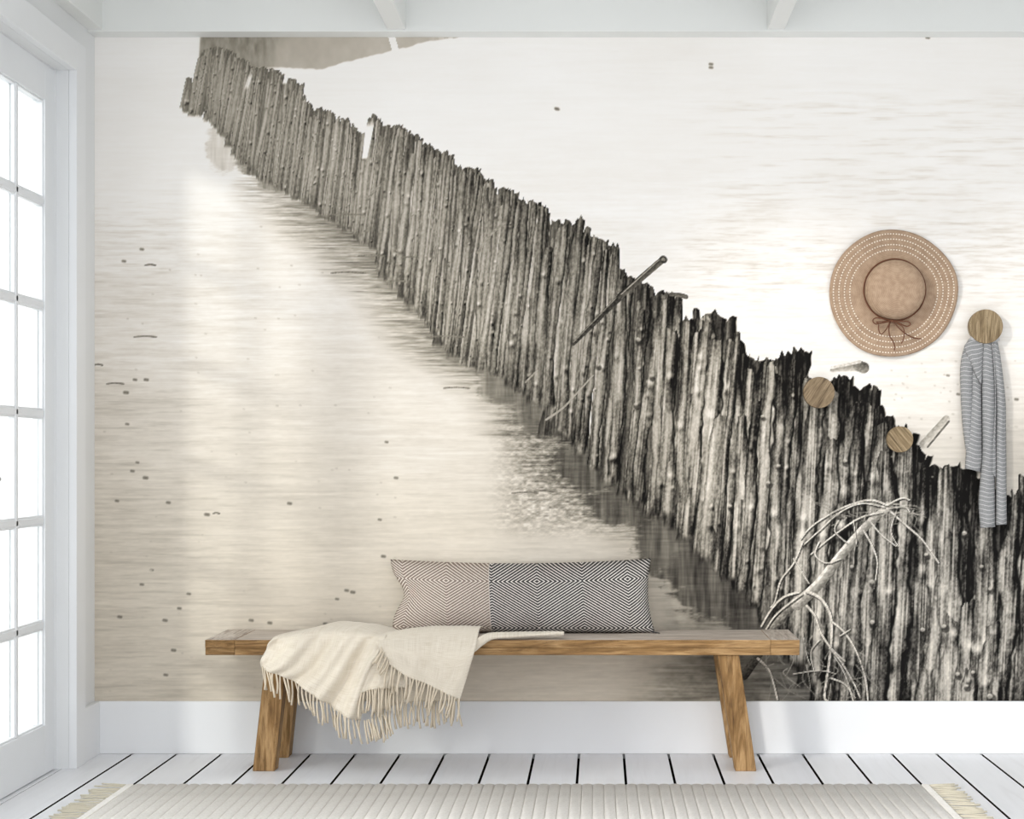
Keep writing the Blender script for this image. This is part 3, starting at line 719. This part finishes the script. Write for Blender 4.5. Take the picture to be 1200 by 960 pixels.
# rolled tail lying along the bench under the cushion
bm = bmesh.new(); uvl = bm.loops.layers.uv.new('UVMap'); ring0 = None
tail = [(556,757,-.395,.010,.020),(566,750,-.385,.016,.018),(578,745.5,-.36,.022,.012),(600,744.5,-.345,.028,.0105),(630,743.5,-.335,.028,.0095),(652,742.5,-.33,.026,.009),(661,742.3,-.33,.018,.006)]
TP = [Vector(at(a,b,c)) for a,b,c,_,_ in tail]; TR = [Vector((d,e,0)) for *_,d,e in tail]
ns, nr = 40, 16
for i in range(ns+1):
    p = cr(TP, i/ns); r = cr(TR, i/ns); ring = []
    for k in range(nr):
        a = 2*math.pi*k/nr; w_ = 1+.12*math.sin(3*a+i*.2)
        ring.append(bm.verts.new(Vector((p.x, p.y+math.cos(a)*r.x*w_, max(p.z+math.sin(a)*r.y*w_, ZT+.001 if p.y > YB else -1)))-TO))
    if ring0:
        for k in range(nr):
            f = bm.faces.new((ring0[k], ring0[(k+1)%nr], ring[(k+1)%nr], ring[k]))
            for lp, (q, w_) in zip(f.loops, ((i-1,k),(i-1,k+1),(i,k+1),(i,k))): lp[uvl].uv = (q*.008+7, w_*.008)
    else: bm.faces.new(ring[::-1])
    ring0 = ring
bm.faces.new(ring0)
obj('rolled_tail', bm, M_wool, throw, smooth=True)

# ------------------------------------------------------------------ rug
def rugmat():
    m, n, l, b = mat('cream_rug_wool', (232,228,220), .98, .05)
    v = coords(n, l)
    f = N(n, 'ShaderNodeTexNoise', i_Scale=170.0, i_Detail=3.0); l.new(v, f.inputs['Vector'])
    g = N(n, 'ShaderNodeTexNoise', i_Scale=7.0, i_Detail=4.0); l.new(v, g.inputs['Vector'])
    s = mth(n, l, 'ADD', mth(n, l, 'MULTIPLY', f.outputs[0], .6), mth(n, l, 'MULTIPLY', g.outputs[0], .4))
    l.new(ramp(n, l, s, [(.32, (226,222,215)), (.5, (244,241,235)), (.7, (250,248,243))]), b.inputs['Base Color'])
    bump(n, l, b, f.outputs[0], .35, .002); b.inputs['Sheen Weight'].default_value = .2
    return m
M_rug = rugmat(); M_rugf = mat('rug_fringe_cotton', (214,207,188), .95, .05)[0]
ry1 = -.617; ry0 = -2.2; rx0, rx1 = -1.563, 1.085
rug = tag(empty('rug', (rx0/2+rx1/2, (ry0+ry1)/2, 0)), 'cream ribbed wool rug with fringed ends lying on the white floorboards', 'rug')
RO = rug.location
nr_ = 72; hem = .026; pw = (rx1-rx0-2*hem)/nr_
def ridge(w_, h, L, ny=1):
    bm = bmesh.new(); prof = [(-w_/2, .003), (-w_/2, .004)]+[(-w_/2*math.cos(math.pi*t), .005+h*math.sin(math.pi*t)) for t in (.1,.3,.5,.7,.9)]+[(w_/2, .004), (w_/2, .003)]
    prof = [(-w_/2,.0008)]+prof[1:-1]+[(w_/2,.0008)]
    A = [bm.verts.new((x, -L/2, z)) for x, z in prof]; B = [bm.verts.new((x, L/2, z)) for x, z in prof]
    for i in range(len(prof)-1): bm.faces.new((A[i], A[i+1], B[i+1], B[i]))
    bm.faces.new((A[-1], A[0], B[0], B[-1])); bm.faces.new(A[::-1]); bm.faces.new(B)
    return bm
first = None
for i in range(nr_):
    if first is None:
        o = obj('rib', ridge(pw*.99, .0048, ry1-ry0), M_rug, rug, smooth=False); first = o
        for p in o.data.polygons: p.use_smooth = abs(p.normal.y) < .5 and p.normal.z > 0
    else: o = link(first.copy(), rug)
    o.location = (rx0+hem+pw*(i+.5)-RO.x, 0, 0)
for xx in (rx0+hem/2, rx1-hem/2):
    o = obj('hem', bx(-hem/2+.001, hem/2-.001, (ry0-ry1)/2, (ry1-ry0)/2, .0008, .009), M_rug, rug, bevel=.003); o.location = (xx-RO.x, 0, 0)
for sgn, xx in ((-1, rx0+.002), (1, rx1-.002)):
    bm = bmesh.new(); rr = random.Random(31+sgn); y = ry1-.005
    while y > ry0:
        for q in range(2):
            yy = y+rr.uniform(-.004,.004); L = rr.uniform(.080,.105); dy = rr.uniform(-.02,.02)+(.012 if y > ry1-.08 else 0)
            p = [Vector((xx-RO.x+sgn*L*t, yy-RO.y+dy*t+rr.uniform(-.002,.002), .0045+.001*math.sin(t*5))) for t in (0,.25,.5,.75,1)]
            tube(bm, p, .0022, .0026, n=5)
        y -= rr.uniform(.016,.036)
    o = obj('fringe', bm, M_rugf, rug, smooth=True); o['kind'] = 'stuff'

# ------------------------------------------------------------------ wall knobs
def knob(px, py, pr, rot, label, seed, dark):
    Yk = -.045; p = at(px, py, Yk); r = pr*(CD+Yk)/F
    t = tag(empty('wall_hook', (p.x, .009, p.z)), label, 'wall hook', 'round wooden knobs on the mural wall')
    m = wood('knob_wood_%d' % seed, KN if not dark else [(50,36,26),(124,106,82),(158,139,112)], (60, 60, 5), crack=1.0, freq=1.0, rough=.6)
    bm = bmesh.new(); n = 48
    prof = [(r*.97, -.027), (r, -.030), (r, -.052), (r*.985, -.054), (0, -.054)]
    prev = None
    prof = [(0,-.027)]+prof
    for (rad, y) in prof:
        ring = [bm.verts.new((rad*math.cos(2*math.pi*k/n), y, rad*math.sin(2*math.pi*k/n))) for k in range(n)] if rad > 0 else [bm.verts.new((0, y, 0))]
        if prev:
            for k in range(n):
                if len(prev) == 1: bm.faces.new((prev[0], ring[k], ring[(k+1)%n]))
                elif len(ring) == 1: bm.faces.new((prev[k], ring[0], prev[(k+1)%n]))
                else: bm.faces.new((prev[k], ring[k], ring[(k+1)%n], prev[(k+1)%n]))
        prev = ring
    d = obj('disc', bm, m, t); d.rotation_euler.y = math.radians(rot)
    bm = bmesh.new(); tube(bm, [(0,0,0),(0,-.028,0)], .011, n=16); obj('stem', bm, m, t, smooth=False)
    return t
knob(1155.5, 382.5, 20, 3, 'largest round wooden wall knob, the one with the striped scarf hanging from it', 1, False)
knob(960, 460, 18.3, 34, 'middle-sized round wooden knob with dark diagonal crack, leftmost of the three wall knobs', 2, True)
knob(1055, 515, 15.3, -38, 'smallest round wooden wall knob, empty, below the straw hat', 3, False)
struct_peg = None

# ------------------------------------------------------------------ hat
def straw():
    m, n, l, b = mat('tan_paper_straw', (190,160,132), .85, .1)
    tc = N(n, 'ShaderNodeTexCoord'); sp = N(n, 'ShaderNodeSeparateXYZ'); l.new(tc.outputs['Object'], sp.inputs[0])
    r2 = mth(n, l, 'SQRT', mth(n, l, 'ADD', mth(n, l, 'POWER', sp.outputs[0], 2.0), mth(n, l, 'POWER', sp.outputs[2], 2.0)))
    s = mth(n, l, 'SINE', mth(n, l, 'MULTIPLY', r2, 2*math.pi/.0048))
    nz = N(n, 'ShaderNodeTexNoise', i_Scale=60.0, i_Detail=3.0); l.new(tc.outputs['Object'], nz.inputs['Vector'])
    q = mth(n, l, 'ADD', mth(n, l, 'MULTIPLY', s, .16), nz.outputs[0])
    l.new(ramp(n, l, q, [(.3, (156,131,109)), (.5, (170,145,122)), (.75, (182,158,134))]), b.inputs['Base Color'])
    bump(n, l, b, q, .35, .0015); return m
M_straw = straw(); M_cord = mat('brown_leather_cord', (106,68,48), .6)[0]; M_st = mat('white_stitch_thread', (244,236,222), .9)[0]
HYP = -.03; hs = F/(CD+HYP)
hc = at(1048, 343, HYP)
hat = tag(empty('sun_hat', (hc.x, .009, hc.z)), 'wide-brimmed tan straw sun hat with brown cord bow hanging flat on the mural', 'hat')
def hpt(r, a, lift=0):                 # r in metres, a angle; local to hat
    R_ = .2335*(1+.006*math.sin(2*a+.6)+.008*math.sin(3*a+1.2)+.006*math.sin(5*a)); k = r/.2335
    rr = R_*k*(1 if k > .5 else 1)
    y = -.016-.020*(1-k)-.006*math.sin(3*a+1)*k*k-.004*math.sin(7*a)*k*k-lift
    return Vector((rr*math.cos(a), y, rr*math.sin(a)))
bm = bmesh.new(); na = 128; rs = [.100+.1335*i/26 for i in range(27)]
rows = [[bm.verts.new(hpt(r, 2*math.pi*k/na)+Vector((0, .0012*math.sin(r*330) if r > .155 else 0, 0))) for k in range(na)] for r in rs]
for j in range(len(rs)-1):
    for k in range(na): bm.faces.new((rows[j][k], rows[j][(k+1)%na], rows[j+1][(k+1)%na], rows[j+1][k]))
o = obj('brim', bm, M_straw, hat, smooth=True); sd = o.modifiers.new('s', 'SOLIDIFY'); sd.thickness = .003; sd.offset = 0
bm = bmesh.new(); prof = [(.110,-.028),(.109,-.045),(.107,-.070),(.101,-.088),(.090,-.100),(.070,-.108),(.045,-.112),(.02,-.1135)]
cz = .009
rows = [[bm.verts.new((r*math.cos(2*math.pi*k/96), y, r*math.sin(2*math.pi*k/96)+cz)) for k in range(96)] for r, y in prof]
tip = bm.verts.new((0, -.114, cz))
for j in range(len(prof)-1):
    for k in range(96): bm.faces.new((rows[j][k], rows[j][(k+1)%96], rows[j+1][(k+1)%96], rows[j+1][k]))
for k in range(96): bm.faces.new((rows[-1][k], rows[-1][(k+1)%96], tip))
obj('crown', bm, M_straw, hat, smooth=True)
bm = bmesh.new()
ringp = [Vector((.1125*math.cos(2*math.pi*k/64), -.047-.001*math.sin(k*.9), .1125*math.sin(2*math.pi*k/64)+cz)) for k in range(65)]
tube(bm, ringp, .0028, n=8)
obj('cord_band', bm, M_cord, hat, smooth=True)
# bow: local x,z from picture units around (1045,377)
def hb(pts, y=-.055, r=.0024, name='bow_loop'):
    P = []
    for i, (a, b_) in enumerate(pts): P.append(Vector(((a-1048)/hs, y-.002*math.sin(i*1.3), -(b_-343)/hs)))
    bm = bmesh.new(); tube(bm, [cr(P, t/40) for t in range(41)], r, n=7); obj(name, bm, M_cord, hat, smooth=True)
hb([(1044.5,376),(1036,374.5),(1026,373),(1022,376),(1025,380),(1033,379),(1044.5,376.5)], -.056)
hb([(1045,376),(1054,377),(1063,377.5),(1066,380.5),(1062,383),(1054,380),(1045,376.5)], -.056)
hb([(1044.5,376),(1034,377.5),(1026,378),(1030,380)], -.060, .002)
hb([(1043,377),(1041,384),(1042,394),(1046,400),(1048,406),(1047.5,411)], -.050, name='bow_tail')
hb([(1046,377),(1052,384),(1060,391),(1070,396),(1079,397.5)], -.050, name='bow_tail')
hb([(1050,379),(1057,384),(1059,392),(1057,400),(1055.5,403)], -.053, .0021, name='bow_tail')
hb([(1042,378),(1038,386),(1032,392),(1029,387),(1029,381)], -.053, .0021, name='bow_tail')
bm = bmesh.new(); bmesh.ops.create_uvsphere(bm, u_segments=12, v_segments=8, radius=.006, matrix=Matrix.Translation(((1045-1048)/hs, -.056, -(376.3-343)/hs))); obj('bow_knot', bm, M_cord, hat, smooth=True)
bm = bmesh.new()
for rpx, cx_, cy_ in ((70.3,0,0),(64,0,0),(57.5,0,0),(51.3,0,0)):
    r = rpx/hs; nst = int(2*math.pi*rpx/3.3)
    for k in range(nst):
        a = 2*math.pi*k/nst; p = hpt(r, a, .0025)+Vector((-.001, 0, -.001)); t = Vector((-math.sin(a), 0, math.cos(a))); q = Vector((math.cos(a), 0, math.sin(a)))
        hl, hw_ = .0023, .0019
        v = [p+t*hl*i_+q*hw_*j_+Vector((0, dy, 0)) for dy in (-.0008, .0012) for (i_, j_) in ((-1,-1),(1,-1),(1,1),(-1,1))]
        hexa(bm, v)
o = obj('stitching', bm, M_st, hat); o['kind'] = 'stuff'
bm = bmesh.new(); tube(bm, [(0,.0,cz+.02),(0,-.09,cz+.02)], .006, n=10)
pg = obj('hanging_peg', bm, mat('pale_peg', (190,160,120), .6)[0], hat)

# ------------------------------------------------------------------ scarf
def scarfmat():
    m, n, l, b = mat('grey_striped_linen', (140,146,152), .9, .1)
    tc = N(n, 'ShaderNodeTexCoord'); sp = N(n, 'ShaderNodeSeparateXYZ'); l.new(tc.outputs['UV'], sp.inputs[0])
    f = mth(n, l, 'FRACT', mth(n, l, 'DIVIDE', sp.outputs[1], .0158))
    st = mth(n, l, 'LESS_THAN', f, .17)
    nz = N(n, 'ShaderNodeTexNoise', i_Scale=300.0, i_Detail=3.0); l.new(tc.outputs['UV'], nz.inputs['Vector'])
    g = ramp(n, l, nz.outputs[0], [(.3, (124,125,126)), (.7, (154,155,156))])
    st2 = mth(n, l, 'MULTIPLY', st, mth(n, l, 'ADD', mth(n, l, 'MULTIPLY', nz.outputs[0], .9), .3))
    l.new(mixc(n, l, st2, g, lin((200,200,200))), b.inputs['Base Color']); bump(n, l, b, nz.outputs[0], .4, .001)
    return m
M_scarf = scarfmat()
sp0 = at(1155.5, 398, -.02)
scarf = tag(empty('scarf', sp0), 'grey scarf with thin white stripes hanging in folds from the largest wooden knob', 'scarf')
def fold(name, left, right, y0, bulge, nu=14, nv=60, slant=0):
    # left/right: lists of (x, y) down the fold; y0: distance from wall
    bm = bmesh.new(); uvl = bm.loops.layers.uv.new('UVMap')
    L = [Vector((a, b_, 0)) for a, b_ in left]; R = [Vector((a, b_, 0)) for a, b_ in right]
    g = []
    for j in range(nv+1):
        l_, r_ = cr(L, j/nv), cr(R, j/nv); row = []
        for i in range(nu+1):
            u = i/nu; p = l_+(r_-l_)*u
            Y_ = y0-bulge*1.4*max(0,math.sin(math.pi*u))**.55*min(1, .25+j/nv*3)-.0015*math.sin(j*.17+u*5)
            row.append((bm.verts.new(at(p.x, p.y, Y_)-sp0), ((p.x)/320, (p.y+slant*(u-.5)+1.2*math.sin(u*5+j*.03))/320)))
        g.append(row)
    for j in range(nv):
        for i in range(nu):
            q = (g[j][i], g[j][i+1], g[j+1][i+1], g[j+1][i]); f = bm.faces.new([v[0] for v in q])
            for lp, v in zip(f.loops, q): lp[uvl].uv = v[1]
    o = obj(name, bm, M_scarf, scarf, smooth=True); sd = o.modifiers.new('s', 'SOLIDIFY'); sd.thickness = .003; sd.offset = 0
fold('fold', [(1136,397),(1130,408),(1125.8,430),(1126,460),(1128,495),(1131,520),(1133,535),(1131,549)], [(1143,398),(1144,410),(1142,430),(1141,455),(1142,490),(1143,520),(1145,540),(1146,552)], -.012, .016, slant=3)
fold('fold', [(1139,430),(1139.5,450),(1137,480),(1134,510),(1132,535),(1131,549)], [(1150,440),(1150,460),(1150.5,490),(1151,520),(1151,540),(1149,553)], -.020, .014, slant=-2)
fold('fold', [(1136,398),(1130,408),(1136,422),(1142,436),(1149,449)], [(1152,398),(1152.5,405),(1152,420),(1151,438),(1150,450)], -.030, .010, slant=8)
fold('fold', [(1152,398),(1151,430),(1151,480),(1151.5,530),(1149,560),(1147,590),(1149,619)], [(1163,398),(1164.5,430),(1166,470),(1165,520),(1165.5,560),(1166,590),(1166,617.5)], -.024, .018)
fold('fold', [(1162,398),(1165,430),(1166,470),(1164,510),(1160,530),(1157,545)], [(1164.5,398),(1166,430),(1167,470),(1167,510),(1167,545),(1167,560)], -.030, .006)
fold('fold', [(1163,397),(1165.5,430),(1167.5,470),(1167.5,520),(1167.5,570),(1167,615.5)], [(1168,397),(1173,425),(1178,470),(1178.5,500),(1179,560),(1179.5,614.5)], -.020, .018)
bm = bmesh.new(); tube(bm, [at(1139,400,-.024)-sp0, at(1146,389,-.026)-sp0, at(1155.5,385,-.026)-sp0+Vector((0,0,.012)), at(1164,389,-.026)-sp0, at(1168,400,-.024)-sp0], .013, n=12)
obj('gathered_top', bm, M_scarf, scarf, smooth=True)
